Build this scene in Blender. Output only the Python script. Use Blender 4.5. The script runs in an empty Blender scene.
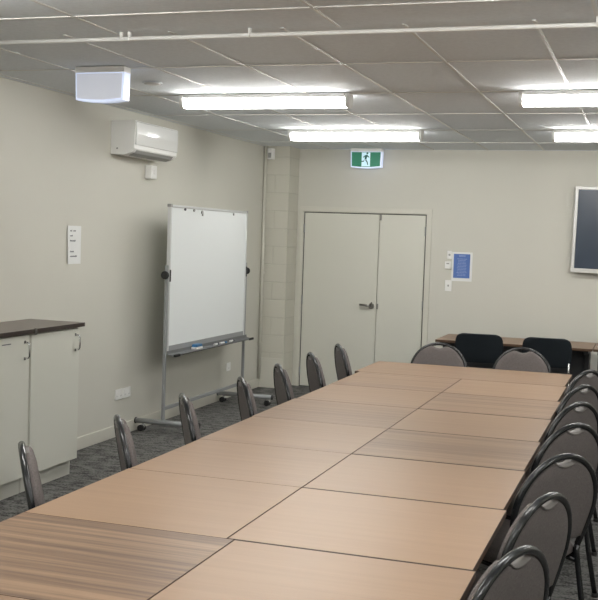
import bpy, bmesh, math, random
from mathutils import Vector, Matrix
random.seed(7)
PI = math.pi
C = bpy.context.scene.collection

# ---------------------------------------------------------------- camera
H = 1.72
cam_d = bpy.data.cameras.new('camera'); cam = bpy.data.objects.new('camera', cam_d); C.objects.link(cam)
cam_d.sensor_fit = 'HORIZONTAL'; cam_d.sensor_width = 36.0; cam_d.lens = 1062.66*36.0/598.0
cam_d.clip_start = 0.05
yaw, pit, rol = 0.3200, 0.0596, 0.0332
F = Vector((-math.sin(yaw)*math.cos(pit), math.cos(yaw)*math.cos(pit), -math.sin(pit)))
R0 = Vector((math.cos(yaw), math.sin(yaw), 0)); U0 = R0.cross(F)
Rv = math.cos(rol)*R0 + math.sin(rol)*U0; Uv = -math.sin(rol)*R0 + math.cos(rol)*U0
M = Matrix((( Rv.x, Uv.x, -F.x, 0), (Rv.y, Uv.y, -F.y, 0), (Rv.z, Uv.z, -F.z, H), (0, 0, 0, 1)))
cam.matrix_world = M
bpy.context.scene.camera = cam

# ---------------------------------------------------------------- world, exposure
w = bpy.data.worlds.new('world'); bpy.context.scene.world = w; w.use_nodes = True
w.node_tree.nodes['Background'].inputs[0].default_value = (0.02, 0.02, 0.02, 1)
sc = bpy.context.scene
sc.view_settings.view_transform = 'Standard'; sc.view_settings.look = 'None'
sc.view_settings.gamma = 1.0; sc.view_settings.use_curve_mapping = False
sc.view_settings.exposure = 1.42
sc.cycles.use_denoising = True
sc.cycles.max_bounces = 10; sc.cycles.diffuse_bounces = 6
sc.cycles.sample_clamp_indirect = 4.0
LAMP = 15.0            # fluorescent diffuser strength

# ---------------------------------------------------------------- materials
def nd(nt, t, **kw):
    n = nt.nodes.new(t)
    for k, v in kw.items(): setattr(n, k, v)
    return n
def mat(name, col, rough=0.5, metal=0.0, spec=0.5, bump=None, var=None, coat=0.0, emit=None, emit_s=0.0):
    """bump = (scale, strength, distance); var = (scale, amount) gentle colour mottling"""
    m = bpy.data.materials.new(name); m.use_nodes = True; nt = m.node_tree
    b = nt.nodes['Principled BSDF']
    b.inputs['Base Color'].default_value = (*col, 1); b.inputs['Roughness'].default_value = rough
    b.inputs['Metallic'].default_value = metal; b.inputs['Specular IOR Level'].default_value = spec
    b.inputs['Coat Weight'].default_value = coat
    tc = nd(nt, 'ShaderNodeTexCoord')
    if emit:
        b.inputs['Emission Color'].default_value = (*emit, 1); b.inputs['Emission Strength'].default_value = emit_s
    if var:
        n = nd(nt, 'ShaderNodeTexNoise'); n.inputs['Scale'].default_value = var[0]; n.inputs['Detail'].default_value = 4
        nt.links.new(tc.outputs['Object'], n.inputs['Vector'])
        r = nd(nt, 'ShaderNodeMapRange'); r.inputs[1].default_value = 0.25; r.inputs[2].default_value = 0.75
        r.inputs[3].default_value = 1-var[1]; r.inputs[4].default_value = 1+var[1]
        nt.links.new(n.outputs['Fac'], r.inputs[0])
        mx = nd(nt, 'ShaderNodeVectorMath', operation='SCALE'); mx.inputs[0].default_value = col
        nt.links.new(r.outputs[0], mx.inputs['Scale']); nt.links.new(mx.outputs[0], b.inputs['Base Color'])
    if bump:
        n = nd(nt, 'ShaderNodeTexNoise'); n.inputs['Scale'].default_value = bump[0]; n.inputs['Detail'].default_value = 3
        nt.links.new(tc.outputs['Object'], n.inputs['Vector'])
        bp = nd(nt, 'ShaderNodeBump'); bp.inputs['Strength'].default_value = bump[1]; bp.inputs['Distance'].default_value = bump[2]
        nt.links.new(n.outputs['Fac'], bp.inputs['Height']); nt.links.new(bp.outputs[0], b.inputs['Normal'])
    return m

def carpet_mat():
    m = bpy.data.materials.new('carpet_tile'); m.use_nodes = True; nt = m.node_tree; b = nt.nodes['Principled BSDF']
    b.inputs['Roughness'].default_value = 0.95; b.inputs['Specular IOR Level'].default_value = 0.15
    tc = nd(nt, 'ShaderNodeTexCoord'); mp = nd(nt, 'ShaderNodeMapping'); mp.inputs['Scale'].default_value = (7.0, 13, 1)
    nt.links.new(tc.outputs['Object'], mp.inputs['Vector'])
    n = nd(nt, 'ShaderNodeTexNoise'); n.inputs['Scale'].default_value = 1.4; n.inputs['Detail'].default_value = 6; n.inputs['Roughness'].default_value = 0.65
    nt.links.new(mp.outputs[0], n.inputs['Vector'])
    f = nd(nt, 'ShaderNodeTexNoise'); f.inputs['Scale'].default_value = 70; f.inputs['Detail'].default_value = 3
    nt.links.new(tc.outputs['Object'], f.inputs['Vector'])
    ad = nd(nt, 'ShaderNodeMath', operation='MULTIPLY_ADD'); ad.inputs[1].default_value = 0.8
    nt.links.new(f.outputs['Fac'], ad.inputs[0]); nt.links.new(n.outputs['Fac'], ad.inputs[2])
    r = nd(nt, 'ShaderNodeValToRGB'); e = r.color_ramp.elements
    e[0].position = 0.74; e[0].color = (0.035, 0.035, 0.034, 1); e[1].position = 1.06; e[1].color = (0.170, 0.168, 0.160, 1)
    nt.links.new(ad.outputs[0], r.inputs['Fac']); nt.links.new(r.outputs[0], b.inputs['Base Color'])
    bp = nd(nt, 'ShaderNodeBump'); bp.inputs['Strength'].default_value = 0.5; bp.inputs['Distance'].default_value = 0.004
    nt.links.new(ad.outputs[0], bp.inputs['Height']); nt.links.new(bp.outputs[0], b.inputs['Normal'])
    return m

def block_mat(col):
    """painted concrete blockwork; joints follow world x/y and z"""
    m = bpy.data.materials.new('painted_blockwork'); m.use_nodes = True; nt = m.node_tree; b = nt.nodes['Principled BSDF']
    b.inputs['Roughness'].default_value = 0.55
    tc = nd(nt, 'ShaderNodeTexCoord'); sp = nd(nt, 'ShaderNodeSeparateXYZ'); nt.links.new(tc.outputs['Object'], sp.inputs[0])
    a = nd(nt, 'ShaderNodeMath', operation='ADD'); nt.links.new(sp.outputs[0], a.inputs[0]); nt.links.new(sp.outputs[1], a.inputs[1])
    cb = nd(nt, 'ShaderNodeCombineXYZ'); nt.links.new(a.outputs[0], cb.inputs[0]); nt.links.new(sp.outputs[2], cb.inputs[1])
    br = nd(nt, 'ShaderNodeTexBrick'); br.inputs['Scale'].default_value = 1.0
    br.inputs['Brick Width'].default_value = 0.40; br.inputs['Row Height'].default_value = 0.20
    br.inputs['Mortar Size'].default_value = 0.006; br.inputs['Mortar Smooth'].default_value = 0.6
    br.inputs['Color1'].default_value = (*col, 1); br.inputs['Color2'].default_value = (*[c*0.985 for c in col], 1)
    br.inputs['Mortar'].default_value = (*[c*0.9 for c in col], 1)
    nt.links.new(cb.outputs[0], br.inputs['Vector']); nt.links.new(br.outputs['Color'], b.inputs['Base Color'])
    iv = nd(nt, 'ShaderNodeMath', operation='SUBTRACT'); iv.inputs[0].default_value = 1.0; nt.links.new(br.outputs['Fac'], iv.inputs[1])
    bp = nd(nt, 'ShaderNodeBump'); bp.inputs['Strength'].default_value = 0.7; bp.inputs['Distance'].default_value = 0.005
    nt.links.new(iv.outputs[0], bp.inputs['Height']); nt.links.new(bp.outputs[0], b.inputs['Normal'])
    return m

def laminate_mat(name='beech_laminate', along='x'):
    """wood laminate; object colour: r = streak strength, g = tone, b = seed"""
    m = bpy.data.materials.new(name); m.use_nodes = True; nt = m.node_tree; b = nt.nodes['Principled BSDF']
    b.inputs['Roughness'].default_value = 0.36; b.inputs['Specular IOR Level'].default_value = 0.26
    tc = nd(nt, 'ShaderNodeTexCoord'); oi = nd(nt, 'ShaderNodeObjectInfo'); sc_ = nd(nt, 'ShaderNodeSeparateColor')
    nt.links.new(oi.outputs['Color'], sc_.inputs[0])
    off = nd(nt, 'ShaderNodeCombineXYZ'); ml = nd(nt, 'ShaderNodeMath', operation='MULTIPLY'); ml.inputs[1].default_value = 37.0
    nt.links.new(sc_.outputs[2], ml.inputs[0])
    for k in range(3): nt.links.new(ml.outputs[0], off.inputs[k])
    va = nd(nt, 'ShaderNodeVectorMath', operation='ADD'); nt.links.new(tc.outputs['Object'], va.inputs[0]); nt.links.new(off.outputs[0], va.inputs[1])
    mp = nd(nt, 'ShaderNodeMapping'); mp.inputs['Scale'].default_value = (0.40, 17.0, 1)
    nt.links.new(va.outputs[0], mp.inputs['Vector'])
    n = nd(nt, 'ShaderNodeTexNoise'); n.inputs['Scale'].default_value = 1.6; n.inputs['Detail'].default_value = 7; n.inputs['Roughness'].default_value = 0.62
    nt.links.new(mp.outputs[0], n.inputs['Vector'])
    mp2 = nd(nt, 'ShaderNodeMapping'); mp2.inputs['Scale'].default_value = (1.5, 60.0, 1); nt.links.new(va.outputs[0], mp2.inputs['Vector'])
    n2 = nd(nt, 'ShaderNodeTexNoise'); n2.inputs['Scale'].default_value = 1.5; n2.inputs['Detail'].default_value = 4
    nt.links.new(mp2.outputs[0], n2.inputs['Vector'])
    r = nd(nt, 'ShaderNodeMapRange'); r.inputs[1].default_value = 0.36; r.inputs[2].default_value = 0.66; nt.links.new(n.outputs['Fac'], r.inputs[0])
    k = nd(nt, 'ShaderNodeMath', operation='MULTIPLY'); nt.links.new(r.outputs[0], k.inputs[0]); nt.links.new(sc_.outputs[0], k.inputs[1])
    k2 = nd(nt, 'ShaderNodeMath', operation='MULTIPLY_ADD'); k2.inputs[1].default_value = 0.22; nt.links.new(n2.outputs['Fac'], k2.inputs[0]); nt.links.new(k.outputs[0], k2.inputs[2])
    mx = nd(nt, 'ShaderNodeMix', data_type='RGBA'); mx.inputs[6].default_value = (0.372, 0.242, 0.153, 1); mx.inputs[7].default_value = (0.150, 0.094, 0.064, 1)
    nt.links.new(k2.outputs[0], mx.inputs[0])
    tn = nd(nt, 'ShaderNodeVectorMath', operation='SCALE'); nt.links.new(mx.outputs[2], tn.inputs[0])
    tr = nd(nt, 'ShaderNodeMapRange'); tr.inputs[3].default_value = 0.8; tr.inputs[4].default_value = 1.2; nt.links.new(sc_.outputs[1], tr.inputs[0])
    nt.links.new(tr.outputs[0], tn.inputs['Scale']); nt.links.new(tn.outputs[0], b.inputs['Base Color'])
    return m

WALLC = (0.600, 0.588, 0.525)
MW = mat('wall_paint', WALLC, 0.6, var=(1.3, 0.02), bump=(140, 0.08, 0.001))
MDOOR = mat('door_paint', (0.640, 0.632, 0.560), 0.4)
MTRIM = mat('trim_paint', (0.615, 0.600, 0.530), 0.4)
MBLK = block_mat((0.570, 0.555, 0.480))
MCEIL = mat('ceiling_tile', (0.750, 0.790, 0.825), 0.85, var=(40, 0.05), bump=(220, 0.25, 0.002))
MTBAR = mat('grid_bar_white', (0.70, 0.70, 0.68), 0.45)
MCARP = carpet_mat()
MLAM = laminate_mat()
MEDGE = mat('table_edge_band', (0.070, 0.036, 0.018), 0.5)
MBLACK = mat('black_steel', (0.018, 0.019, 0.021), 0.4, 0.3)
MDARKP = mat('charcoal_panel', (0.040, 0.043, 0.047), 0.55)
MCHAR = mat('charcoal_tube', (0.014, 0.015, 0.017), 0.22, 0.0, spec=0.6)
MFAB = mat('taupe_fabric', (0.158, 0.139, 0.133), 0.9, spec=0.2, var=(160, 0.22), bump=(400, 0.4, 0.001))
MFAB2 = mat('grey_rear_fabric', (0.150, 0.134, 0.129), 0.85, spec=0.2, var=(160, 0.2), bump=(400, 0.4, 0.001))
MGRIP = mat('pale_grip_plastic', (0.22, 0.205, 0.195), 0.6)
MRUB = mat('black_rubber', (0.015, 0.015, 0.015), 0.7)
MPOLY = mat('black_polypropylene', (0.0085, 0.0125, 0.0165), 0.5, spec=0.3, bump=(300, 0.1, 0.0005))
MCHROME = mat('chrome', (0.72, 0.72, 0.72), 0.18, 1.0)
MSTEEL = mat('satin_steel', (0.30, 0.29, 0.27), 0.28, 1.0)
MALU = mat('grey_aluminium', (0.30, 0.31, 0.315), 0.42, 0.2)
MALUL = mat('pale_aluminium', (0.62, 0.63, 0.63), 0.4, 0.3)
MTRAY = mat('tray_grey', (0.150, 0.155, 0.158), 0.45, 0.2)
MBOARD = mat('whiteboard_enamel', (0.78, 0.81, 0.815), 0.28)
MWHITE = mat('white_plastic', (0.82, 0.82, 0.80), 0.4)
MWGLOSS = mat('glossy_white_plastic', (0.80, 0.81, 0.80), 0.10, coat=0.5)
MGREYP = mat('grey_plastic', (0.33, 0.33, 0.32), 0.5)  # plain mid-grey for louvre, lens, display, rocker, corner caps and magnets
MCAB = mat('cabinet_melamine', (0.640, 0.638, 0.570), 0.42)
MCABE = mat('cabinet_edge', (0.42, 0.39, 0.33), 0.5)
MTOP = mat('worktop_laminate', (0.135, 0.110, 0.095), 0.35, var=(60, 0.12))
MTOPE = mat('worktop_edge', (0.035, 0.024, 0.019), 0.4)
MPAPER = mat('paper', (0.78, 0.79, 0.78), 0.8)
MINK = mat('ink', (0.10, 0.10, 0.12), 0.8)
MBLUE = mat('poster_blue', (0.075, 0.155, 0.430), 0.45)
MLAV = mat('poster_pale_print', (0.28, 0.36, 0.62), 0.5)
MSCREEN = mat('dark_screen', (0.026, 0.042, 0.068), 0.25)
MSILV = mat('silver_bezel', (0.60, 0.60, 0.58), 0.35, 0.3)
MDIFF = mat('lit_diffuser', (0.9, 0.9, 0.85), 0.5, emit=(1.0, 0.985, 0.945), emit_s=LAMP)
MEXG = mat('exit_green', (0.02, 0.17, 0.10), 0.4, emit=(0.02, 0.22, 0.12), emit_s=0.12)
MEXW = mat('exit_white', (0.6, 0.75, 0.8), 0.4, emit=(0.55, 0.85, 1.0), emit_s=0.20)
MEXE = mat('exit_lit_edge', (0.7, 0.75, 0.85), 0.3, emit=(0.62, 0.72, 1.0), emit_s=0.22)
MEXF = mat('sign_blank_panel', (0.66, 0.67, 0.68), 0.3, emit=(0.6, 0.66, 0.85), emit_s=0.12)
MMAN = mat('exit_figure', (0.01, 0.12, 0.10), 0.5)
MERB = mat('eraser_blue', (0.03, 0.14, 0.30), 0.5)

# ---------------------------------------------------------------- mesh helpers
def box(bm, x0, x1, y0, y1, z0, z1, mi=0):
    vs = [bm.verts.new((x, y, z)) for x in (x0, x1) for y in (y0, y1) for z in (z0, z1)]
    fs = [(0, 1, 3, 2), (4, 6, 7, 5), (0, 4, 5, 1), (2, 3, 7, 6), (0, 2, 6, 4), (1, 5, 7, 3)]
    out = []
    for f in fs:
        q = bm.faces.new([vs[i] for i in f]); q.material_index = mi; out.append(q)
    return out
def tube(bm, pts, r, seg=10, caps=True, ry=None):
    pts = [Vector(p) for p in pts]; n = len(pts); rings = []
    t0 = (pts[1]-pts[0]).normalized(); up = Vector((0, 0, 1)) if abs(t0.z) < 0.9 else Vector((0, 1, 0))
    a = t0.cross(up).normalized()
    for i, p in enumerate(pts):
        t = (pts[min(i+1, n-1)]-pts[max(i-1, 0)]).normalized()
        a = (a-t*a.dot(t)).normalized(); b = t.cross(a)
        rings.append([bm.verts.new(p+a*(r*math.cos(2*PI*k/seg))+b*((ry or r)*math.sin(2*PI*k/seg))) for k in range(seg)])
    for i in range(n-1):
        for k in range(seg):
            f = bm.faces.new((rings[i][k], rings[i][(k+1) % seg], rings[i+1][(k+1) % seg], rings[i+1][k])); f.smooth = True
    if caps:
        bm.faces.new(list(reversed(rings[0]))); bm.faces.new(rings[-1])
def prism(bm, prof, axis, a0, a1, mi=0):
    """extrude a 2-D profile along axis x, y or z"""
    def P(u, v, a): return {'x': (a, u, v), 'y': (u, a, v), 'z': (u, v, a)}[axis]
    r0 = [bm.verts.new(P(u, v, a0)) for u, v in prof]; r1 = [bm.verts.new(P(u, v, a1)) for u, v in prof]
    n = len(prof); fs = []
    for i in range(n): fs.append(bm.faces.new((r0[i], r0[(i+1) % n], r1[(i+1) % n], r1[i])))
    fs.append(bm.faces.new(list(reversed(r0)))); fs.append(bm.faces.new(r1))
    for f in fs: f.material_index = mi
    return fs
def cyl(bm, c, r, h, axis='z', seg=20):
    c = Vector(c); d = {'x': Vector((1, 0, 0)), 'y': Vector((0, 1, 0)), 'z': Vector((0, 0, 1))}[axis]
    tube(bm, [c-d*h/2, c+d*h/2], r, seg)
def lathe(bm, prof, c, seg=24):
    rings = [[bm.verts.new((c[0]+r*math.cos(2*PI*k/seg), c[1]+r*math.sin(2*PI*k/seg), c[2]+z)) for k in range(seg)] for r, z in prof]
    for i in range(len(rings)-1):
        for k in range(seg):
            f = bm.faces.new((rings[i][k], rings[i][(k+1) % seg], rings[i+1][(k+1) % seg], rings[i+1][k])); f.smooth = True
    bm.faces.new(list(reversed(rings[0]))); bm.faces.new(rings[-1])
def NB(): return bmesh.new()
def obj(name, bm, m, parent=None, bevel=0.0, loc=None, segs=2):
    bmesh.ops.recalc_face_normals(bm, faces=bm.faces)
    me = bpy.data.meshes.new(name); bm.to_mesh(me); bm.free()
    for q in (m if isinstance(m, (list, tuple)) else [m]): me.materials.append(q)
    o = bpy.data.objects.new(name, me); C.objects.link(o)
    if parent: o.parent = parent
    if loc: o.location = loc
    if bevel:
        b = o.modifiers.new('bevel', 'BEVEL'); b.width = bevel; b.segments = segs; b.limit_method = 'ANGLE'; b.angle_limit = 0.7
    return o
def tag(o, label, cat, group=None):
    o['label'] = label; o['category'] = cat
    if group: o['group'] = group
    return o
def thing(name, label, cat, loc=(0, 0, 0), rz=0.0, group=None):
    o = bpy.data.objects.new(name, None); C.objects.link(o); o.empty_display_size = 0.1
    o.location = loc; o.rotation_euler = (0, 0, rz)
    return tag(o, label, cat, group)
def struct(name, bm, m, parent=None, bevel=0.0):
    o = obj(name, bm, m, parent, bevel)
    if not parent: o['kind'] = 'structure'
    return o
def dup(root, loc, rz, label):
    r = root.copy(); C.objects.link(r); r.location = loc; r.rotation_euler = (0, 0, rz); r['label'] = label
    for ch in list(root.children):
        c = ch.copy(); C.objects.link(c); c.parent = r
        for g in list(ch.children):
            d = g.copy(); C.objects.link(d); d.parent = c
    return r

# ================================================================ the room
XL, XR, YN, YB, ZC = -4.19, 3.60, -1.80, 11.60, 2.72
bm = NB(); box(bm, XL-0.1, XR+0.1, YN-0.1, YB+0.1, -0.06, 0); struct('floor', bm, MCARP)
bm = NB(); box(bm, XL-0.1, XR+0.1, YN-0.1, YB+0.1, ZC, ZC+0.08); struct('ceiling', bm, MCEIL)
bm = NB(); box(bm, XL-0.1, XL, YN-0.1, YB+0.1, 0, ZC); struct('wall_left', bm, MW)
bm = NB(); box(bm, XR, XR+0.1, YN-0.1, YB+0.1, 0, ZC); struct('wall_right', bm, MW)
bm = NB(); box(bm, XL, XR, YN-0.1, YN, 0, ZC); struct('wall_near', bm, MW)
DX0, DX1, DXM, DZ = -3.812, -2.392, -2.925, 2.005
bm = NB()
box(bm, XL, DX0, YB, YB+0.1, 0, ZC); box(bm, DX1, XR, YB, YB+0.1, 0, ZC); box(bm, DX0, DX1, YB, YB+0.1, DZ, ZC)
struct('wall_back', bm, MW)
# blockwork column in the corner
COLX = -3.895
bm = NB(); box(bm, XL, COLX, 11.26, YB, 0, ZC); struct('wall_column', bm, MBLK)
# skirting
bm = NB(); box(bm, XL, XL+0.014, YN, 11.26, 0, 0.10); struct('baseboard_left', bm, MTRIM, bevel=0.004)
bm = NB(); box(bm, DX1+0.06, XR, YB-0.014, YB, 0, 0.10); struct('baseboard_back', bm, MTRIM, bevel=0.004)
bm = NB(); box(bm, XL+0.014, COLX+0.004, 11.248, 11.26, 0, 0.34); struct('baseboard_column', bm, MTRIM, bevel=0.004)
# architrave
bm = NB()
prism(bm, [(DX0-0.052, 0), (DX0-0.004, 0), (DX0-0.004, DZ+0.006), (DX1+0.004, DZ+0.006), (DX1+0.004, 0), (DX1+0.062, 0), (DX1+0.062, DZ+0.062), (DX0-0.052, DZ+0.062)], 'y', YB-0.018, YB)
struct('trim_1', bm, MTRIM, bevel=0.003)
# door jamb behind the leaves (dark reveal)
bm = NB()
box(bm, DX0, DX0+0.006, YB, YB+0.1, 0, DZ); box(bm, DX1-0.006, DX1, YB, YB+0.1, 0, DZ); box(bm, DX0+0.006, DX1-0.006, YB, YB+0.1, DZ-0.003, DZ)
box(bm, DX0, DX1, YB+0.09, YB+0.1, 0, DZ-0.003)
struct('trim_2', bm, MBLACK)
# door leaves
def leaf(name, x0, x1):
    bm = NB(); box(bm, x0, x1, YB-0.004, YB+0.036, 0.008, DZ-0.009)
    return struct(name, bm, MDOOR, bevel=0.002)
d1 = leaf('door_1', DX0+0.010, DXM-0.003); d2 = leaf('door_2', DXM+0.003, DX1-0.010)
for dd, hx in ((d1, DX0+0.006), (d2, DX1-0.006)):
    for hz in (0.17, 1.0, 1.82):
        bm = NB(); box(bm, hx-0.008, hx+0.008, YB-0.012, YB-0.004, hz-0.05, hz+0.05); cyl(bm, (hx, YB-0.013, hz), 0.006, 0.1, 'z', 10)
        obj('hinge', bm, MALU, dd)
hx, hy, hz = DXM-0.058, YB-0.004, 0.965
bm = NB()
prof = [(0.034*math.cos(a), 0.022*math.sin(a)) for a in [2*PI*k/24 for k in range(24)]]
prism(bm, [(hx+u*1.0, hz+v*1.5) for u, v in prof], 'y', hy-0.012, hy)
cyl(bm, (hx, hy-0.03, hz), 0.010, 0.045, 'y', 14)
tube(bm, [(hx+0.006, hy-0.052, hz), (hx-0.02, hy-0.055, hz+0.002), (hx-0.07, hy-0.055, hz+0.012), (hx-0.124, hy-0.05, hz+0.014)], 0.013, 10, True, 0.012)
obj('door_handle', bm, MSTEEL, d1)
bm = NB(); tube(bm, [(hx-0.010, hy-0.030, hz+0.012), (hx+0.012, hy-0.035, hz+0.045)], 0.007, 8); obj('snib', bm, MSTEEL, d1)
bm = NB(); box(bm, DXM+0.003, DXM+0.022, YB-0.010, YB-0.004, hz-0.03, hz+0.03); obj('strike_plate', bm, MSTEEL, d2)
bm = NB(); box(bm, DXM+0.004, DXM+0.026, YB-0.018, YB-0.004, DZ-0.075, DZ-0.012); cyl(bm, (DXM+0.015, YB-0.022, DZ-0.05), 0.008, 0.02, 'y', 10); obj('flush_bolt', bm, MSTEEL, d2)
# ceiling grid bars
bm = NB(); T = 0.0085; T2 = 0.006; ZT = ZC-0.004
YS = 4.88
for i in range(-2, 11): 
    x = -2.940+0.596*i
    if XL < x < XR: box(bm, x-T, x+T, YS, YB, ZT, ZC)
for j in range(0, 5):
    y = 5.926+1.2*j
    box(bm, XL, XR, y-T2, y+T2, ZT-0.0006, ZC)
for i in range(-1, 6):
    x = -2.645+1.18*i
    if XL < x < XR: box(bm, x-T, x+T, YN, YS, ZT, ZC)
for j in range(0, 6):
    y = 4.465-1.2*j
    box(bm, XL, XR, y-T2, y+T2, ZT-0.0006, ZC)
struct('trim_3', bm, MTBAR)
# perimeter angle
bm = NB(); box(bm, XL, XL+0.02, YN, YB, ZC-0.003, ZC); box(bm, XL+0.02, XR, YB-0.02, YB, ZC-0.003, ZC); struct('trim_4', bm, MCEIL)
# left wall sheet joints (raised cover strips behind the board)

# ================================================================ fluorescent fittings
def batten(x0, y, label):
    L = 1.27; t = thing('ceiling_light', label, 'ceiling light', (x0+L/2, y, ZC), 0, 'fluorescent battens on the ceiling')
    bm = NB(); box(bm, -L/2+0.03, L/2-0.03, -0.066, 0.066, -0.034, -0.0045); obj('housing', bm, MWHITE, t, 0.004)
    bm = NB()
    prof = [(-0.058, -0.0345), (-0.060, -0.055), (-0.050, -0.084), (-0.030, -0.098), (0.030, -0.098), (0.050, -0.084), (0.060, -0.055), (0.058, -0.0345)]
    prism(bm, prof, 'x', -L/2+0.028, L/2-0.028); obj('diffuser', bm, MDIFF, t)
    for s in (-1, 1):
        bm = NB(); prof2 = [(a*1.06, -0.0045 if b > -0.04 else b*1.03) for a, b in prof]
        a0, a1 = (s*(L/2-0.027), s*L/2); prism(bm, prof2, 'x', min(a0, a1), max(a0, a1)); obj('end_cap', bm, MWHITE, t, 0.003)
    return t
XA, XB, XD = -3.305, -0.885, 1.535
b0 = batten(XA, 7.13, 'lit fluorescent batten nearer the camera, beside the blank hanging sign')
def bat(x, y, lab): return dup(b0, (x+0.635, y, ZC), 0, lab)
bat(XA, 9.53, 'lit fluorescent batten nearer the double door, left above the green exit sign')
bat(XB, 7.13, 'larger lit fluorescent batten cut by the right edge of the photo')
bat(XB, 9.53, 'smaller lit fluorescent batten at right, nearest the wall with the screen')
for x, q in ((XA, 'left'), (XB, 'middle'), (XD, 'right')):
    for y, r in ((3.55, 'over the near half of the table'), (1.15, 'behind the near edge of the picture')):
        bat(x, y, 'lit fluorescent batten in the %s row %s' % (q, r))
bat(XD, 7.13, 'lit fluorescent batten in the right row out past the large screen')
bat(XD, 9.53, 'lit fluorescent batten in the right row near the back wall')
# trunking run across the ceiling
t = thing('conduit', 'long white surface conduit running across the ceiling with joint clips', 'conduit', (0, 4.84, 0))
bm = NB(); tube(bm, [(XL+0.001, 0, 2.681), (XR-0.001, 0, 2.681)], 0.0105, 12); obj('pipe', bm, MWHITE, t)
for x in (-2.59, -2.545, -1.90, -0.28):
    bm = NB(); cyl(bm, (x, 0, 2.681), 0.0125, 0.012, 'x', 12); box(bm, x-0.006, x+0.006, -0.008, 0.008, 2.682, 2.7155); obj('clip', bm, MWHITE, t)

# ================================================================ signs
def sign_box(name, label, x, y, wdt, hgt, face, pict):
    t = thing(name, label, 'exit sign', (x, y, ZC))
    bm = NB(); box(bm, -wdt/2, wdt/2, -0.048, 0.048, -0.040, -0.0045); obj('housing', bm, MWHITE, t, 0.004)
    n = 10
    prof = [(-wdt/2, -0.040), (wdt/2, -0.040)] + [(wdt/2*(1-0.03*k/4)*1.0, -0.040-(hgt-0.055)*k/4) for k in range(1, 5)]
    prof += [(wdt/2*0.97-(wdt*0.97)*k/n, -hgt+0.015-0.012*math.sin(PI*k/n)) for k in range(0, n+1)]
    prof += [(-wdt/2*(1-0.03*k/4), -0.040-(hgt-0.055)*k/4) for k in (3, 2, 1)]
    bm = NB(); prism(bm, prof, 'y', -0.040, 0.040); obj('lit_blade', bm, MEXE, t)
    prof3 = [(u*0.93, -0.046+(v+0.040)*0.90) for u, v in prof]
    bm = NB(); prism(bm, prof3, 'y', -0.044, -0.0405); obj('face_panel', bm, face, t)
    if pict:
        bm = NB(); box(bm, -0.048, 0.048, -0.0460, -0.0442, -hgt+0.022, -0.050); pw = obj('pictogram', bm, MEXW, t)
        bm = NB(); zc = -0.112
        def poly(ps): prism(bm, [(a*1.1, zc-0.004+b*1.25) for a, b in ps], 'y', -0.0476, -0.0462)
        poly([(0.014+0.010*math.cos(a), 0.046+0.010*math.sin(a)) for a in [2*PI*k/12 for k in range(12)]])
        poly([(-0.012, 0.026), (0.012, 0.034), (0.018, 0.026), (0.004, -0.010), (-0.012, -0.006)])
        poly([(-0.012, 0.026), (-0.030, 0.012), (-0.026, 0.006), (-0.008, 0.018)])
        poly([(0.016, 0.030), (0.036, 0.012), (0.032, 0.006), (0.012, 0.020)])
        poly([(-0.012, -0.006), (-0.022, -0.030), (-0.044, -0.030), (-0.044, -0.022), (-0.026, -0.021), (-0.006, 0.0)])
        poly([(0.004, -0.010), (0.020, -0.030), (0.026, -0.056), (0.017, -0.056), (0.010, -0.034), (-0.008, -0.012)])
        obj('running_figure', bm, MMAN, pw)
    return t
sign_box('exit_sign', 'lit green exit sign with a running figure above the double door', -3.060, 11.46, 0.355, 0.225, MEXG, True)
sign_box('blank_sign', 'white blank-faced hanging sign with a bluish lit rim, near the left wall', -3.262, 5.87, 0.335, 0.220, MEXF, False)
# smoke detector
t = thing('smoke_detector', 'round flat white smoke detector on the ceiling beside the blank sign', 'smoke detector', (-3.24, 6.50, ZC))
bm = NB(); lathe(bm, [(0.068, -0.0045), (0.065, -0.009)], (0, 0, 0)); obj('base', bm, MCEIL, t)
bm = NB(); lathe(bm, [(0.056, -0.009), (0.052, -0.016), (0.034, -0.020)], (0, 0, 0)); obj('cover', bm, MTBAR, t)

# ================================================================ air conditioner
t = thing('air_conditioner', 'white wall-mounted split air conditioner high on the left wall', 'air conditioner', (XL, 7.69, 0))
prof = [(0.001, 2.335), (0.130, 2.332), (0.185, 2.352), (0.210, 2.378), (0.218, 2.598), (0.212, 2.606), (0.001, 2.606)]
bm = NB(); prism(bm, prof, 'y', 0, 0.80); obj('body', bm, MWHITE, t, 0.003)
bm = NB(); prism(bm, [(0.2125, 2.412), (0.222, 2.412), (0.226, 2.50), (0.224, 2.592), (0.2195, 2.598)], 'y', 0.012, 0.788); obj('front_panel', bm, MWGLOSS, t, 0.003)
bm = NB(); prism(bm, [(0.133, 2.3305), (0.185, 2.3495), (0.203, 2.372), (0.205, 2.369), (0.187, 2.3465), (0.134, 2.3275)], 'y', 0.06, 0.74); obj('louvre', bm, MGREYP, t)
bm = NB(); cyl(bm, (0.06, -0.001, 2.38), 0.008, 0.003, 'y', 12); obj('screw_cap', bm, MGREYP, t)
t = thing('isolator_switch', 'small white isolator box on the wall just under the air conditioner', 'switch', (XL, 8.36, 2.235))
bm = NB(); box(bm, 0.001, 0.065, -0.055, 0.055, -0.06, 0.055); obj('enclosure', bm, MWHITE, t, 0.008)
bm = NB(); box(bm, 0.065, 0.071, -0.014, 0.014, -0.020, 0.020); obj('rocker', bm, MWHITE, t, 0.002)

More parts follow.
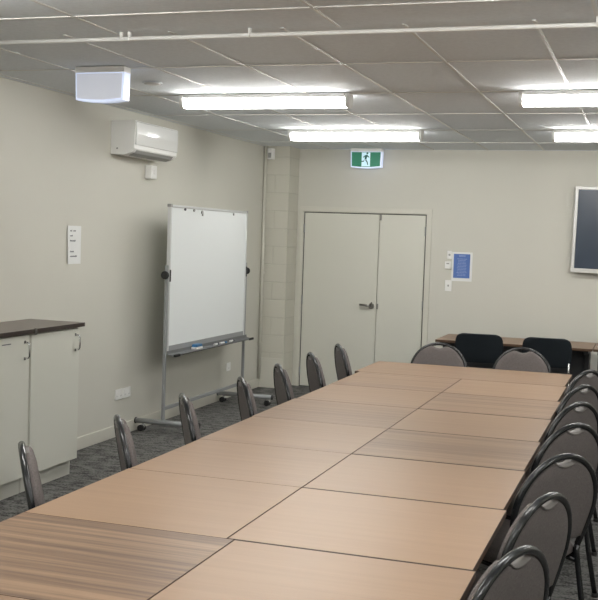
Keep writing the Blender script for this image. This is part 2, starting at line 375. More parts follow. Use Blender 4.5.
# corner conduit and alarm sensor
t = thing('corner_conduit', 'thin vertical painted conduit in the corner beside the block column', 'conduit', (XL+0.022, 11.225, 0))
bm = NB(); tube(bm, [(0, 0, 0.10), (0, 0, ZC-0.004)], 0.0165, 10); obj('pipe', bm, MTRIM, t)
for z in (0.5, 1.3, 2.1):
    bm = NB(); box(bm, -0.020, 0.020, -0.014, 0.030, z-0.008, z+0.008); obj('saddle', bm, MTRIM, t)
t = thing('motion_sensor', 'small white motion sensor at the top of the block column', 'sensor', (-4.105, 11.20, 2.63))
bm = NB(); prism(bm, [(-0.035, 0.058), (0.035, 0.058), (0.035, 0.0), (0.02, -0.02), (-0.02, -0.02), (-0.035, 0.0)], 'z', -0.06, 0.06); obj('housing', bm, MWHITE, t, 0.005)
bm = NB(); box(bm, -0.018, 0.018, -0.024, -0.020, -0.045, 0.01); obj('lens', bm, MGREYP, t)

# ================================================================ wall plates and papers
def outlet(name, label, y, z, wd=0.115, hh=0.074, double=True):
    t = thing(name, label, 'power outlet', (XL, y, z), 0)
    bm = NB(); box(bm, 0.0005, 0.010, -wd/2, wd/2, -hh/2, hh/2); obj('face_plate', bm, MWHITE, t, 0.002)
    for s in ((-1, 1) if double else (0,)):
        bm = NB(); box(bm, 0.010, 0.013, s*wd*0.25-0.006, s*wd*0.25+0.006, 0.008, 0.024); obj('switch', bm, MWHITE, t)
        bm = NB()
        for dy in (-0.009, 0.009): box(bm, 0.010, 0.0106, s*wd*0.25+dy-0.001, s*wd*0.25+dy+0.001, -0.020, -0.008)
        obj('socket_slots', bm, MINK, t)
    return t
outlet('power_outlet', 'left of two white power outlets side by side low on the left wall', 7.915, 0.352, 0.128, 0.086)
outlet('power_outlet', 'right of two white power outlets side by side, nearer the whiteboard', 8.058, 0.352, 0.128, 0.086)
outlet('power_outlet', 'single white power outlet low on the wall under the whiteboard tray', 10.34, 0.328, 0.10, 0.086, False)
# A4 sheet on the left wall
t = thing('wall_notice', 'white paper sheet with dark lettering taped on the left wall above the cabinets', 'notice', (XL, 7.147, 1.60))
bm = NB(); n = 8
vv = [[bm.verts.new((0.002+0.010*max(0, 1-(i/n)*5)*(0.4+0.6*(1-j/n)), (i/n-0.5)*0.205, (j/n-0.5)*0.290)) for j in range(n+1)] for i in range(n+1)]
for i in range(n):
    for j in range(n): bm.faces.new((vv[i][j], vv[i+1][j], vv[i+1][j+1], vv[i][j+1]))
ex = bmesh.ops.extrude_face_region(bm, geom=list(bm.faces))
for v in [g for g in ex['geom'] if isinstance(g, bmesh.types.BMVert)]: v.co.x += 0.0006
obj('sheet', bm, MPAPER, t)
rr = random.Random(3)
for z, ws in ((0.108, (0.030, 0.034)), (0.070, (0.046,)), (0.032, (0.084,)), (-0.050, (0.060,)), (-0.086, (0.108,))):
    bm = NB(); y = -0.068
    for wd in ws:
        e = y+wd
        while y < e:
            s = rr.uniform(0.005, 0.009); h = rr.choice((0.007, 0.010, 0.007)); box(bm, 0.0030, 0.0034, y, y+s*0.8, z-0.006, z-0.006+h*1.2); y += s+0.001
        y += 0.016
    obj('text_line', bm, MINK, t)
# blue poster by the door
t = thing('poster', 'blue printed sheet with pale text and white border right of the double door', 'poster', (-1.980, YB, 1.450))
bm = NB(); box(bm, -0.112, 0.112, -0.003, -0.0005, -0.160, 0.158); obj('sheet', bm, MPAPER, t)
bm = NB(); box(bm, -0.092, 0.088, -0.0040, -0.0031, -0.125, 0.138); obj('printed_field', bm, MBLUE, t)
bm = NB(); rr = random.Random(5)
for k in range(6): box(bm, -0.034+k*0.012, -0.034+k*0.012+0.008, -0.0046, -0.0041, 0.108, 0.126)
obj('heading', bm, MLAV, t)
for k in range(12):
    bm = NB(); z = 0.084-k*0.0165; hw = rr.uniform(0.04, 0.060); x = -hw
    while x < hw:
        s = rr.uniform(0.008, 0.020); box(bm, x, min(x+s, hw), -0.0046, -0.0041, z-0.003, z+0.003); x += s+0.004
    obj('text_line', bm, MLAV, t)
# controllers
t = thing('wall_controller', 'small round-topped white wall controller immediately left of the blue poster', 'controller', (-2.118, YB, 1.575))
bm = NB(); box(bm, -0.026, 0.026, -0.018, -0.0005, -0.045, 0.045); obj('housing', bm, MWHITE, t, 0.006)
bm = NB(); cyl(bm, (0, -0.020, 0.0), 0.012, 0.004, 'y', 12); obj('sensor_dot', bm, MGREYP, t)
t = thing('wall_controller', 'small boxy white control panel under the round-topped one, left of poster', 'controller', (-2.132, YB, 1.462))
bm = NB(); box(bm, -0.034, 0.034, -0.022, -0.0005, -0.042, 0.042); obj('housing', bm, MWHITE, t, 0.005)
bm = NB(); box(bm, -0.016, 0.016, -0.0235, -0.022, 0.010, 0.024); obj('display', bm, MGREYP, t)
t = thing('light_switch', 'white light switch plate on the back wall below the control panel', 'light switch', (-2.120, YB, 1.237))
bm = NB(); box(bm, -0.037, 0.037, -0.010, -0.0005, -0.060, 0.060); obj('face_plate', bm, MWHITE, t, 0.002)
bm = NB(); box(bm, -0.008, 0.008, -0.014, -0.010, -0.010, 0.010); obj('rocker', bm, MGREYP, t)

# ================================================================ wall screen
t = thing('display_screen', 'large dark flat screen with silver frame on the back wall', 'screen', (-0.01, YB, 1.88))
W2, H2 = 0.80, 0.45; t.rotation_euler = (0, math.radians(0.8), 0)
bm = NB(); box(bm, -W2+0.01, W2-0.01, -0.085, -0.04, -H2+0.01, H2-0.01); obj('casing', bm, MBLACK, t, 0.006)
bm = NB(); box(bm, -0.3, 0.3, -0.04, -0.0005, -0.25, 0.25); obj('wall_bracket', bm, MBLACK, t)
bm = NB(); fr = 0.032
box(bm, -W2, W2, -0.105, -0.085, H2-fr, H2); box(bm, -W2, W2, -0.105, -0.085, -H2, -H2+fr*1.4)
box(bm, -W2, -W2+fr, -0.105, -0.085, -H2+fr*1.4, H2-fr); box(bm, W2-fr, W2, -0.105, -0.085, -H2+fr*1.4, H2-fr)
obj('frame', bm, MSILV, t, 0.004)
bm = NB(); box(bm, -W2+fr, W2-fr, -0.096, -0.0852, -H2+fr*1.4, H2-fr); obj('screen', bm, MSCREEN, t)

# ================================================================ cabinets on the left
CF, CT = -3.762, 1.044
def cabinet(label, y0, y1, slot):
    t = thing('cabinet', label, 'cabinet', (XL, y0, 0), 0, 'pale storage cabinets along the left wall'); D = CF-XL; w_ = y1-y0
    bm = NB(); box(bm, 0.016, D-0.020, 0, w_, 0.125, CT); obj('carcass', bm, MCABE, t)
    bm = NB(); box(bm, 0.016, D-0.058, 0.004, w_-0.004, 0.0, 0.125); obj('plinth', bm, MCAB, t)
    bm = NB(); box(bm, D-0.019, D, 0.014, w_-0.006, 0.120, CT-0.010); dr = obj('door', bm, MCAB, t, 0.0015)
    yh = w_-0.062; z0, z1 = 0.888, 0.992
    pts = [(D+0.002, yh, z0)] + [(D+0.004+0.032*math.sin(a), yh, z0+0.018-0.018*math.cos(a)) for a in (0.5, 1.0, 1.57)]
    pts += [(D+0.036, yh, z1-0.018)] + [(D+0.004+0.032*math.cos(a), yh, z1-0.018+0.018*math.sin(a)) for a in (0.5, 1.0, 1.57)]
    bm = NB(); tube(bm, pts, 0.0068, 8); box(bm, D+0.0002, D+0.004, yh-0.009, yh+0.009, z0-0.010, z0+0.008); box(bm, D+0.0002, D+0.004, yh-0.009, yh+0.009, z1-0.008, z1+0.010)
    obj('handle', bm, MCHROME, dr)
    if slot:
        bm = NB(); box(bm, D+0.0002, D+0.002, w_-0.31, w_-0.215, 0.990, 0.996); obj('label_slot', bm, MINK, dr)
    return t
cabinet('pale cabinet beside the bare wall, the whole of its single door in view', 5.905, 6.525, False)
cabinet('pale cabinet cut by the left edge of the photo, thin dark slot on its door', 5.275, 5.900, True)
bm = NB(); box(bm, XL+0.002, CF+0.020, 5.25, 6.560, CT, CT+0.028)
for f in bm.faces: f.material_index = 0 if f.calc_center_median().z > CT+0.0279 else 1
wt = obj('worktop', bm, [MTOP, MTOPE], None, 0.002); tag(wt, 'dark brown laminate worktop lying across the two pale cabinets', 'worktop')
t = thing('cable_clip', 'small metal clip on the worktop edge between the two cabinets', 'clip', (CF+0.020, 5.93, CT))
bm = NB(); box(bm, 0.0005, 0.006, -0.012, 0.012, -0.01, 0.034); obj('plate', bm, MSTEEL, t)
bm = NB(); cyl(bm, (0.008, 0, 0.012), 0.004, 0.006, 'x', 8); obj('screw', bm, MSTEEL, t)

# ================================================================ mobile whiteboard
BX = -3.915; Y0, Y1, BZ0, BZ1 = 8.235, 10.030, 0.700, 1.955
t = thing('whiteboard', 'large white board in a wheeled grey metal stand by the left wall', 'whiteboard', (BX, 0, 0))
bm = NB(); box(bm, -0.008, 0.010, Y0+0.012, Y1-0.012, BZ0+0.045, BZ1-0.012); obj('writing_panel', bm, MBOARD, t)
bm = NB(); fw = 0.022
box(bm, -0.014, 0.018, Y0, Y0+fw, BZ0, BZ1); box(bm, -0.014, 0.018, Y1-fw, Y1, BZ0, BZ1)
box(bm, -0.014, 0.018, Y0+fw, Y1-fw, BZ1-fw, BZ1)
obj('frame', bm, MALUL, t, 0.003)
bm = NB(); box(bm, -0.014, 0.015, Y0+fw, Y1-fw, BZ0, BZ0+0.047); obj('bottom_rail', bm, MALU, t, 0.003)
for y in (Y0+0.012, Y1-0.012):
    bm = NB(); box(bm, -0.018, 0.021, y-0.016, y+0.016, BZ1-0.020, BZ1+0.006); obj('corner_cap', bm, MGREYP, t, 0.003)
for s, y in ((-1, Y0-0.020), (1, Y1+0.030)):
    bm = NB(); box(bm, -0.013, 0.013, y-0.013, y+0.013, 0.112, 1.440); obj('post', bm, MALU, t, 0.004)
    bm = NB(); lathe(bm, [(0.034, -0.008), (0.036, 0.0), (0.034, 0.012), (0.024, 0.018)], (0, 0, 0)); 
    bmesh.ops.rotate(bm, verts=bm.verts, cent=(0, 0, 0), matrix=Matrix.Rotation(s*PI/2*-1, 3, 'X'))
    bmesh.ops.translate(bm, verts=bm.verts, vec=(0.0, y+s*0.030, 1.355)); obj('knob', bm, MRUB, t)
    bm = NB(); box(bm, 0.0, 0.024, y-s*0.030-0.008, y-s*0.030+0.008, 1.30, 1.40); obj('pivot_plate', bm, MRUB, t)
    # foot
    fy = y+(0.0 if s < 0 else -0.02)
    bm = NB(); tube(bm, [(-0.255, fy, 0.090), (0.335, fy, 0.090)], 0.026, 14, True, 0.022); ft = obj('foot', bm, MALU, t)
    for x in (-0.256, 0.336):
        bm = NB(); cyl(bm, (x, fy, 0.090), 0.027, 0.008, 'x', 14); obj('end_plug', bm, MRUB, ft)
    for x in (-0.19, 0.295):
        bm = NB(); cyl(bm, (x, fy, 0.066), 0.008, 0.02, 'z', 8)
        prism(bm, [(x-0.026, 0.028), (x+0.012, 0.020), (x+0.022, 0.046), (x+0.012, 0.062), (x-0.016, 0.060)], 'y', fy-0.017, fy+0.017); cs = obj('caster', bm, MCHROME, t, 0.003)
        for q in (-1, 1):
            bm = NB(); cyl(bm, (x-0.010, fy+q*0.024, 0.029), 0.028, 0.012, 'y', 18); obj('wheel', bm, MRUB, cs)
bm = NB(); box(bm, -0.012, 0.012, Y0-0.012, Y1+0.018, 0.195, 0.225); obj('crossbar', bm, MALU, t, 0.003)
# tray
bm = NB(); prism(bm, [(0.019, 0.674), (0.085, 0.662), (0.096, 0.674), (0.092, 0.677), (0.084, 0.668), (0.022, 0.680), (0.019, 0.705), (0.015, 0.705)], 'y', Y0-0.01, Y1+0.06); tr = obj('pen_tray', bm, MTRAY, t)
for y in (Y0-0.01, Y1+0.06):
    a, b_ = (y-0.004, y+0.10) if y < 9 else (y-0.10, y+0.004)
    bm = NB(); box(bm, 0.080, 0.100, a, b_, 0.658, 0.680); obj('tray_end', bm, MRUB, tr, 0.004)
# tray contents
t = thing('board_eraser', 'blue board eraser with white felt on the whiteboard tray', 'eraser', (BX+0.056, 8.77, 0.680))
bm = NB(); box(bm, -0.026, 0.026, -0.07, 0.07, 0.0, 0.020); obj('felt', bm, MWHITE, t, 0.003)
bm = NB(); prism(bm, [(-0.07, 0.0202), (0.07, 0.0202), (0.055, 0.044), (-0.055, 0.044)], 'x', -0.026, 0.026); obj('grip', bm, MERB, t, 0.006)
def marker(y, rz, lab, colm):
    t = thing('marker_pen', lab, 'marker', (BX+0.055, y, 0.684), rz, 'marker pens on the whiteboard tray')
    bm = NB(); tube(bm, [(0, -0.055, 0), (0, 0.03, 0)], 0.009, 10); obj('barrel', bm, MWHITE, t)
    bm = NB(); tube(bm, [(0, 0.0302, 0), (0, 0.075, 0)], 0.0098, 10); obj('cap', bm, colm, t)
marker(9.21, 0.06, 'white marker pen nearest the blue eraser on the tray', MINK)
marker(9.375, -0.10, 'middle white marker pen lying on the whiteboard tray', MERB)
marker(9.60, 0.08, 'white marker pen farthest from the eraser on the tray', MINK)
for k, (y, z, lab) in enumerate(((8.53, 1.925, 'leftmost of the dark magnets at the top of the whiteboard'), (8.72, 1.922, 'dark round magnet second from the left on the whiteboard'),
                       (8.90, 1.910, 'larger dark magnet near the middle top of the whiteboard'), (9.66, 1.916, 'lone dark magnet near the top right corner of the whiteboard'))):
    bm = NB(); cyl(bm, (0.0045, 0, 0), 0.013 if k != 2 else 0.017, 0.008, 'x', 14)
    if k == 2: box(bm, 0.0005, 0.008, -0.002, 0.022, -0.034, -0.008)
    o = obj('magnet', bm, MGREYP if k else MINK, None, 0, (BX+0.010, y, z)); tag(o, lab, 'magnet', 'magnets along the top of the whiteboard')

# ================================================================ meeting tables
TT = 0.73
def table(label, x0, x1, y0, y1, streak, tone, seed, group='wood laminate tables pushed together', dz=0.0, ew=0.003):
    t = thing('meeting_table', label, 'table', ((x0+x1)/2, (y0+y1)/2, 0), 0, group)
    a, b_ = (x1-x0)/2, (y1-y0)/2
    bm = NB(); box(bm, -a, a, -b_, b_, TT-0.025+dz, TT+dz, 1); ex = 0.0012
    for f in [f for f in bm.faces if f.calc_center_median().z > TT+dz-0.0001]: bm.faces.remove(f)
    z = TT+dz; O = [(-a, -b_), (a, -b_), (a, b_), (-a, b_)]; I = [(-a+ex, -b_+ew), (a-ex, -b_+ew), (a-ex, b_-ew), (-a+ex, b_-ew)]
    ov = [bm.verts.new((x, y, z)) for x, y in O]; iv = [bm.verts.new((x, y, z)) for x, y in I]
    for k in range(4): bm.faces.new((ov[k], ov[(k+1) % 4], iv[(k+1) % 4], iv[k])).material_index = 1
    bm.faces.new(iv).material_index = 0
    bmesh.ops.remove_doubles(bm, verts=bm.verts, dist=0.00001)
    o = obj('table_top', bm, [MLAM, MEDGE], t); o.color = (streak, tone, seed, 1)
    i = 0.045
    bm = NB()
    for s in (-1, 1):
        box(bm, -a+i, a-i, s*(b_-i)-0.012, s*(b_-i)+0.012, TT-0.065+dz, TT-0.0255+dz)
        box(bm, s*(a-i)-0.012, s*(a-i)+0.012, -b_+i+0.0125, b_-i-0.0125, TT-0.065+dz, TT-0.0255+dz)
    if a < 0.6: box(bm, -0.03, 0.03, -b_+i+0.0125, b_-i-0.0125, TT-0.0655+dz, TT-0.0255+dz)
    else: box(bm, -a+i+0.0125, a-i-0.0125, -0.03, 0.03, TT-0.0655+dz, TT-0.0255+dz)
    obj('frame', bm, MBLACK, t)
    cols = [(0, -0.24), (0, 0.24)] if a < 0.6 else [(-0.40, 0), (0.40, 0)]
    for cx, cy in cols:      # column legs on the centre line, each with a short foot
        bm = NB(); box(bm, cx-0.022, cx+0.022, cy-0.022, cy+0.022, 0.0205, TT-0.066+dz)
        lg = obj('leg', bm, MBLACK, t, 0.003)
        bm = NB(); (box(bm, cx-0.09, cx+0.09, cy-0.030, cy+0.030, 0.0, 0.020) if a < 0.6 else box(bm, cx-0.03, cx+0.03, cy-0.25, cy+0.25, 0.0, 0.020)); obj('foot_plate', bm, MBLACK, lg, 0.003)
    return t
YE = [1.705, 2.425, 3.172, 3.955, 4.678, 5.405, 6.135, 6.880, 7.640, 8.385]
XLc = [-2.035, -1.2735]; XRc = [-1.2715, -0.480]
lname = ['left-hand table at the very bottom corner of the photo', 'heavily streaked left-hand table nearest the camera',
 'plain pinkish left-hand table just beyond the heavily streaked one', 'plain left-hand table, second one beyond the heavily streaked table',
 'left-hand table, third one beyond the heavily streaked table', 'faintly striped left-hand table, fourth one beyond the heavily streaked table',
 'left-hand table with dark seams, next but one before the crosswise end table', 'left-hand table adjoining the crosswise end table']
rname = ['right-hand table out of the picture beside the near corner', 'right-hand table nearest the camera, cut by the bottom edge',
 'bright glossy right-hand table second from the camera', 'smooth right-hand table third from the camera',
 'greyish streaked right-hand table, darker grain across it, fourth from the camera', 'smooth greyish right-hand table fifth from the camera',
 'streaked right-hand table, next but one before the crosswise end table', 'right-hand table adjoining the crosswise end table']
ls = [0.5, 0.95, 0.12, 0.15, 0.2, 0.5, 0.25, 0.55]; rs = [0.2, 0.12, 0.10, 0.10, 0.65, 0.15, 0.62, 0.2]
lt = [0.5, 0.5, 0.55, 0.5, 0.5, 0.42, 0.5, 0.5]; rt = [0.5, 0.55, 0.6, 0.5, 0.35, 0.4, 0.45, 0.55]
gapL = [0.001]*9; 
for k in range(8):
    sh = (0.0, 0.0, 0.0, 0.004, 0.0, -0.006, 0.004, 0.0)[k]
    gl = 0.0015; ns = (0.030, 0.028, 0, 0, 0, 0, 0, 0)[k]
    table(lname[k], XLc[0]+sh, XLc[1]-0.001+ns, YE[k]+gl, YE[k+1]-gl, ls[k], lt[k], 0.07+0.113*k, ew=0.0065 if k == 6 else 0.0010)
    shr = (0.0, 0.0, 0.0, -0.006, -0.010, -0.022, -0.030, -0.050)[k]
    gn = 0.0055 if k in (4, 6) else 0.0025
    table(rname[k], XRc[0]+0.0010+ns, XRc[1]+shr+(0.022, 0.020, 0.010, 0.004, 0, 0, 0, 0)[k], YE[k]+gn, YE[k+1]-0.0020, rs[k], rt[k], 0.13+0.101*k, ew=0.0062 if k in (1, 2, 3, 4, 5, 6) else 0.0040)
table('long table laid crosswise at the far end of the joined tables', -2.075, -0.545, YE[8]+0.003, YE[9], 0.4, 0.5, 0.91)

# ================================================================ upholstered chairs
RECL = 11.0
def make_chair(label):
    t = thing('upholstered_chair', label, 'chair', (0, 0, 0))
    t['group'] = 'grey upholstered chairs around the tables'
    th = math.radians(RECL)
    def bp(u, v, off=0.0):      # back plane: u across, v height above floor, off = towards the sitter
        y = -0.195-(v-0.46)*math.tan(th)
        return Vector((u, y+off*math.cos(th), v+off*math.sin(th)))
    zc, rx, rz = 0.640, 0.231, 0.227        # arch centre, half width, rise
    r = 0.0135
    arc = [(0.185, 0.462), (0.198, 0.50), (0.214, 0.55), (0.226, 0.60)]
    n = 26
    top = [(rx*math.cos(PI*k/n), zc+rz*math.sin(PI*k/n)) for k in range(n+1)]
    pts = [bp(u, v) for u, v in arc]+[bp(u, v) for u, v in top]+[bp(-u, v) for u, v in reversed(arc)]
    bm = NB(); tube(bm, pts, r, 12); obj('back_frame', bm, MCHAR, t)
    # padded back with a finger notch under the tube
    def half_w(v):
        if v >= zc: return (rx-0.010)*math.sqrt(max(0, 1-((v-zc)/(rz-0.010))**2))
        k = (zc-v)/(zc-0.50); return (rx-0.010)-0.030*k**1.3
    out = []
    N = 40
    for k in range(N+1):
        a = PI*k/N; u = (rx-0.010)*math.cos(a); v = zc+(rz-0.010)*math.sin(a)
        if abs(u) < 0.060: v = min(v, zc+(rz-0.010)*math.sqrt(1-(0.060/(rx-0.010))**2)-0.001-0.020*(1-(u/0.060)**2))
        out.append((u, v))
    for k in range(1, 9): v = zc-(zc-0.50)*k/8; out.append((-half_w(v), v))
    for k in range(1, 8): w0 = half_w(0.50); out.append((-w0+2*w0*k/8, 0.494))
    for k in range(8, 0, -1): v = zc-(zc-0.50)*k/8; out.append((half_w(v), v))
    cu, cv = 0.0, 0.645
    def shell(bm, levels, mi=0):
        rings = [[bm.verts.new(bp(cu+(u-cu)*s, cv+(v-cv)*s, o)) for u, v in out] for s, o in levels]
        m_ = len(out)
        for i in range(len(rings)-1):
            for k in range(m_):
                f = bm.faces.new((rings[i][k], rings[i][(k+1) % m_], rings[i+1][(k+1) % m_], rings[i+1][k])); f.smooth = True
        for rg, o in ((rings[0], levels[0][1]), (rings[-1], levels[-1][1])):
            c = bm.verts.new(bp(cu, cv, o))
            for k in range(m_): f = bm.faces.new((rg[k], rg[(k+1) % m_], c)); f.smooth = True
    bm = NB(); shell(bm, [(0.97, -0.002), (1.0, 0.004), (1.0, 0.022), (0.975, 0.033), (0.90, 0.040), (0.70, 0.046), (0.35, 0.048)])
    obj('backrest', bm, MFAB, t)
    bm = NB(); shell(bm, [(0.5, -0.011), (0.93, -0.011), (0.972, -0.008), (0.975, -0.0025)])
    bk = obj('back_panel', bm, MFAB2, t)
    # pale rim lining the finger notch
    g = [(u, v) for u, v in out if abs(u) < 0.0600 and v > zc]
    bm = NB(); m_ = len(g); lo = -0.013; hi = 0.026
    rr_ = [[bm.verts.new(bp(u, v+dz, o)) for u, v in g] for o, dz in ((lo, -0.004), (lo, 0.002), (hi, 0.002), (hi, -0.003))]
    for i in range(4):
        for k in range(m_-1): f = bm.faces.new((rr_[i][k], rr_[i][k+1], rr_[(i+1) % 4][k+1], rr_[(i+1) % 4][k])); f.smooth = True
    for e in (0, m_-1): bm.faces.new([rr_[i][e] for i in range(4)])
    o = obj('grip_rim', bm, MGRIP, t); o['label'] = 'pale grey rim of the finger notch'
    # seat
    bm = NB(); m_ = 44
    sh = []
    for k in range(m_):
        a = 2*PI*k/m_; c_, s_ = math.cos(a), math.sin(a); e = 0.42
        sh.append((0.225*math.copysign(abs(c_)**e, c_), 0.02+0.215*math.copysign(abs(s_)**e, s_)))
    lv = [(0.5, 0.408), (0.94, 0.410), (1.0, 0.424), (1.0, 0.445), (0.965, 0.462), (0.85, 0.474), (0.4, 0.478)]
    rings = [[bm.verts.new((u*s, 0.02+(v-0.02)*s, z)) for u, v in sh] for s, z in lv]
    for i in range(len(rings)-1):
        for k in range(m_):
            f = bm.faces.new((rings[i][k], rings[i][(k+1) % m_], rings[i+1][(k+1) % m_], rings[i+1][k])); f.smooth = True
    bm.faces.new(list(reversed(rings[0]))); bm.faces.new(rings[-1])
    obj('seat', bm, MFAB, t)
    for s in (-1, 1):
        # back legs carry on from the arch, front legs rise to the seat rail
        bm = NB(); p0 = bp(s*0.185, 0.461)
        q = [p0, (s*0.187, p0.y+0.002, 0.42), (s*0.195, p0.y-0.03, 0.22), (s*0.205, p0.y-0.075, 0.012)]
        tube(bm, q, 0.0125, 12); lg = obj('leg', bm, MCHAR, t)
        bm = NB(); cyl(bm, (q[3][0], q[3][1], 0.010), 0.016, 0.020); obj('rubber_foot', bm, MRUB, lg)
        bm = NB(); q = [(s*0.195, 0.18, 0.395), (s*0.200, 0.20, 0.22), (s*0.208, 0.222, 0.012)]
        tube(bm, q, 0.0125, 12); lg = obj('leg', bm, MCHAR, t)
        bm = NB(); cyl(bm, (q[2][0], q[2][1], 0.010), 0.016, 0.020); obj('rubber_foot', bm, MRUB, lg)
        bm = NB(); tube(bm, [(s*0.187, p0.y+0.004, 0.392), (s*0.190, -0.05, 0.395), (s*0.195, 0.18, 0.395)], 0.0125, 10, True, 0.012); obj('seat_rail', bm, MCHAR, t)
        bm = NB(); prism(bm, [(p0.y+0.004, 0.380), (p0.y+0.085, 0.392), (p0.y+0.085, 0.404), (p0.y-0.004, 0.460), (p0.y-0.012, 0.45)], 'x', s*0.187-0.004, s*0.187+0.004); obj('gusset', bm, MCHAR, t)
    return t
APEX = 0.195+(0.867-0.46)*math.tan(math.radians(RECL))
ch0 = None
def chair_at(ax, ay, rz, label):
    """ax, ay: where the top of the arch stands"""
    global ch0
    fx, fy = -math.sin(rz), math.cos(rz); loc = (ax+fx*APEX, ay+fy*APEX, 0)
    if ch0 is None:
        ch0 = make_chair(label); ch0.location = loc; ch0.rotation_euler = (0, 0, rz)
    else: dup(ch0, loc, rz, label)
D = math.radians
RCH = [(-0.310, 2.96, 22, 'grey upholstered chair nearest the camera, cut by the bottom edge on the right'),
 (-0.295, 3.66, 22, 'second grey upholstered chair from the camera along the right side'),
 (-0.296, 4.39, 38, 'third grey upholstered chair from the camera on the right, its rear leg in view'),
 (-0.310, 5.18, 37, 'fourth grey upholstered chair from the camera along the right side'),
 (-0.335, 5.90, 32, 'fifth grey upholstered chair from the camera along the right side'),
 (-0.357, 6.66, 30, 'sixth grey upholstered chair from the camera along the right side'),
 (-0.372, 7.48, 29, 'seventh grey upholstered chair from the camera along the right side'),
 (-0.240, 8.05, 35, 'grey upholstered chair on the right farthest from the camera, cut by the photo edge')]
for x, y, a, lab in RCH: chair_at(x, y, D(90-a), lab)
LCH = [(-2.313, 3.58, 34, 'grey upholstered chair nearest the camera on the left, in front of the cabinets'),
 (-2.282, 4.31, 33, 'grey upholstered chair on the left between the cabinets and the outlets'),
 (-2.302, 5.06, 31, 'grey upholstered chair before the left foot of the whiteboard stand'),
 (-2.281, 5.84, 30, 'grey upholstered chair before the right foot of the whiteboard stand'),
 (-2.311, 6.58, 30, 'grey upholstered chair on the left in front of the block column'),
 (-2.340, 7.375, 29, 'grey upholstered chair on the left before the hinge side of the door'),
 (-2.345, 8.11, 27, 'grey upholstered chair on the left farthest from the camera, before the double door')]
for x, y, a, lab in LCH: chair_at(x, y, -D(90-a), lab)
chair_at(-1.648, 8.75, PI+D(1), 'left grey upholstered chair at the far end of the tables, facing the camera')
chair_at(-0.967, 8.78, PI-D(2), 'right grey upholstered chair at the far end of the tables, facing the camera')

# ================================================================ side tables along the back wall
def side_table(label, x0, x1, seed):
    t = thing('side_table', label, 'table', ((x0+x1)/2, 10.90, 0), 0, 'side tables along the back wall'); a = (x1-x0)/2; b_ = 0.37; z = 0.735
    bm = NB(); box(bm, -a, a, -b_, b_, z-0.025, z)
    for f in bm.faces: f.material_index = 0 if f.calc_center_median().z > z-0.0001 else 1
    o = obj('table_top', bm, [MLAM, MEDGE], t, 0.0015, segs=1); o.color = (0.5, 0.0, seed, 1)
    bm = NB(); box(bm, -a+0.06, a-0.06, -0.010, 0.010, 0.28, z-0.026); obj('modesty_panel', bm, MDARKP, t)
    for s in (-1, 1):
        x = s*(a-0.06)
        bm = NB(); box(bm, x-0.02, x+0.02, -b_+0.04, b_-0.04, z-0.06, z-0.0255); box(bm, x-0.022, x+0.022, -0.15, 0.15, 0.035, z-0.0605); obj('leg', bm, MBLACK, t, 0.003)
        bm = NB(); box(bm, x-0.02, x+0.02, -b_+0.02, b_-0.02, 0.0, 0.0345); obj('foot_rail', bm, MBLACK, t, 0.003)
    return t
side_table('wooden side table behind the two black chairs, against the back wall', -2.035, -0.508, 0.33)
side_table('wooden side table under the wall screen at the right edge', -0.502, 1.09, 0.71)
bm = NB(); box(bm, -0.105, 0.105, -0.148, 0.148, 0.0, 0.004); o = obj('paper_stack', bm, MPAPER, None, 0, (-0.37, 10.90, 0.7355)); tag(o, 'white papers lying on the side table at the right edge', 'paper')

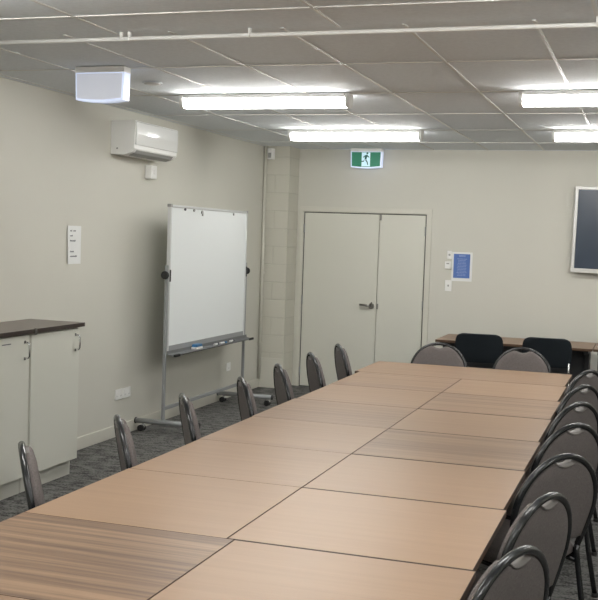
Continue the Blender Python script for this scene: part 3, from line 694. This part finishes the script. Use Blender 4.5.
# ================================================================ black plastic chairs
def make_black(label):
    t = thing('black_chair', label, 'chair'); t['group'] = 'black plastic chairs by the side table'
    prof = [(0.245, 0.425), (0.235, 0.445), (0.20, 0.455), (0.10, 0.448), (0.0, 0.440), (-0.10, 0.440), (-0.165, 0.455), (-0.185, 0.470), (-0.205, 0.545), (-0.222, 0.58), (-0.240, 0.67), (-0.256, 0.75), (-0.266, 0.80), (-0.272, 0.825), (-0.275, 0.838)]
    hw = [0.190, 0.205, 0.212, 0.216, 0.216, 0.212, 0.205, 0.200, 0.212, 0.230, 0.236, 0.234, 0.225, 0.204, 0.158]
    def part(i0, i1):
        bm = NB(); nu = 14; g = []
        for i in range(i0, i1+1):
            y, z = prof[i]; row = []
            for k in range(nu+1):
                u = -1+2*k/nu; cup = 0.030*u*u*(1 if i > 6 else 0.0)+(-0.012*u*u if i > 6 else 0.012*u*u*0)
                row.append(bm.verts.new((u*hw[i], y+cup, z+(0.014*abs(u)**3 if 1 < i < 7 else 0))))
            g.append(row)
        for i in range(len(g)-1):
            for k in range(nu): f = bm.faces.new((g[i][k], g[i][k+1], g[i+1][k+1], g[i+1][k])); f.smooth = True
        return bm
    for nme, a, b_ in (('backrest', 8, 14), ('seat', 0, 7)):
        o = obj(nme, part(a, b_), MPOLY, t); m = o.modifiers.new('solid', 'SOLIDIFY'); m.thickness = 0.009; m.offset = 0
        m2 = o.modifiers.new('sub', 'SUBSURF'); m2.levels = 1; m2.render_levels = 1
    for s in (-1, 1):
        for yb, yt in ((0.235, 0.17), (-0.245, -0.13)):
            bm = NB(); tube(bm, [(s*0.195, yt, 0.425), (s*0.222, yb, 0.010)], 0.0115, 10); lg = obj('leg', bm, MCHROME, t)
            bm = NB(); cyl(bm, (s*0.222, yb, 0.009), 0.015, 0.018); obj('foot_cap', bm, MRUB, lg)
    bm = NB()
    for s in (-1, 1): tube(bm, [(s*0.195, -0.135, 0.422), (s*0.195, 0.175, 0.422)], 0.0105, 8)
    for y in (-0.10, 0.15): tube(bm, [(-0.195, y, 0.421), (0.195, y, 0.421)], 0.0095, 8)
    obj('under_frame', bm, MCHROME, t)
    for s in (-1, 1):
        bm = NB(); tube(bm, [(s*0.195, -0.130, 0.424), (s*0.205, -0.185, 0.432), (s*0.209, -0.203, 0.470), (s*0.209, -0.214, 0.60)], 0.0095, 10); obj('back_upright', bm, MCHROME, t)
    return t
bc = make_black('left black plastic chair in front of the side table'); bc.location = (-1.580, 10.56, 0); bc.rotation_euler = (0, 0, D(4))
dup(bc, (-0.926, 10.56, 0), D(2), 'right black plastic chair in front of the side table, chrome leg showing')
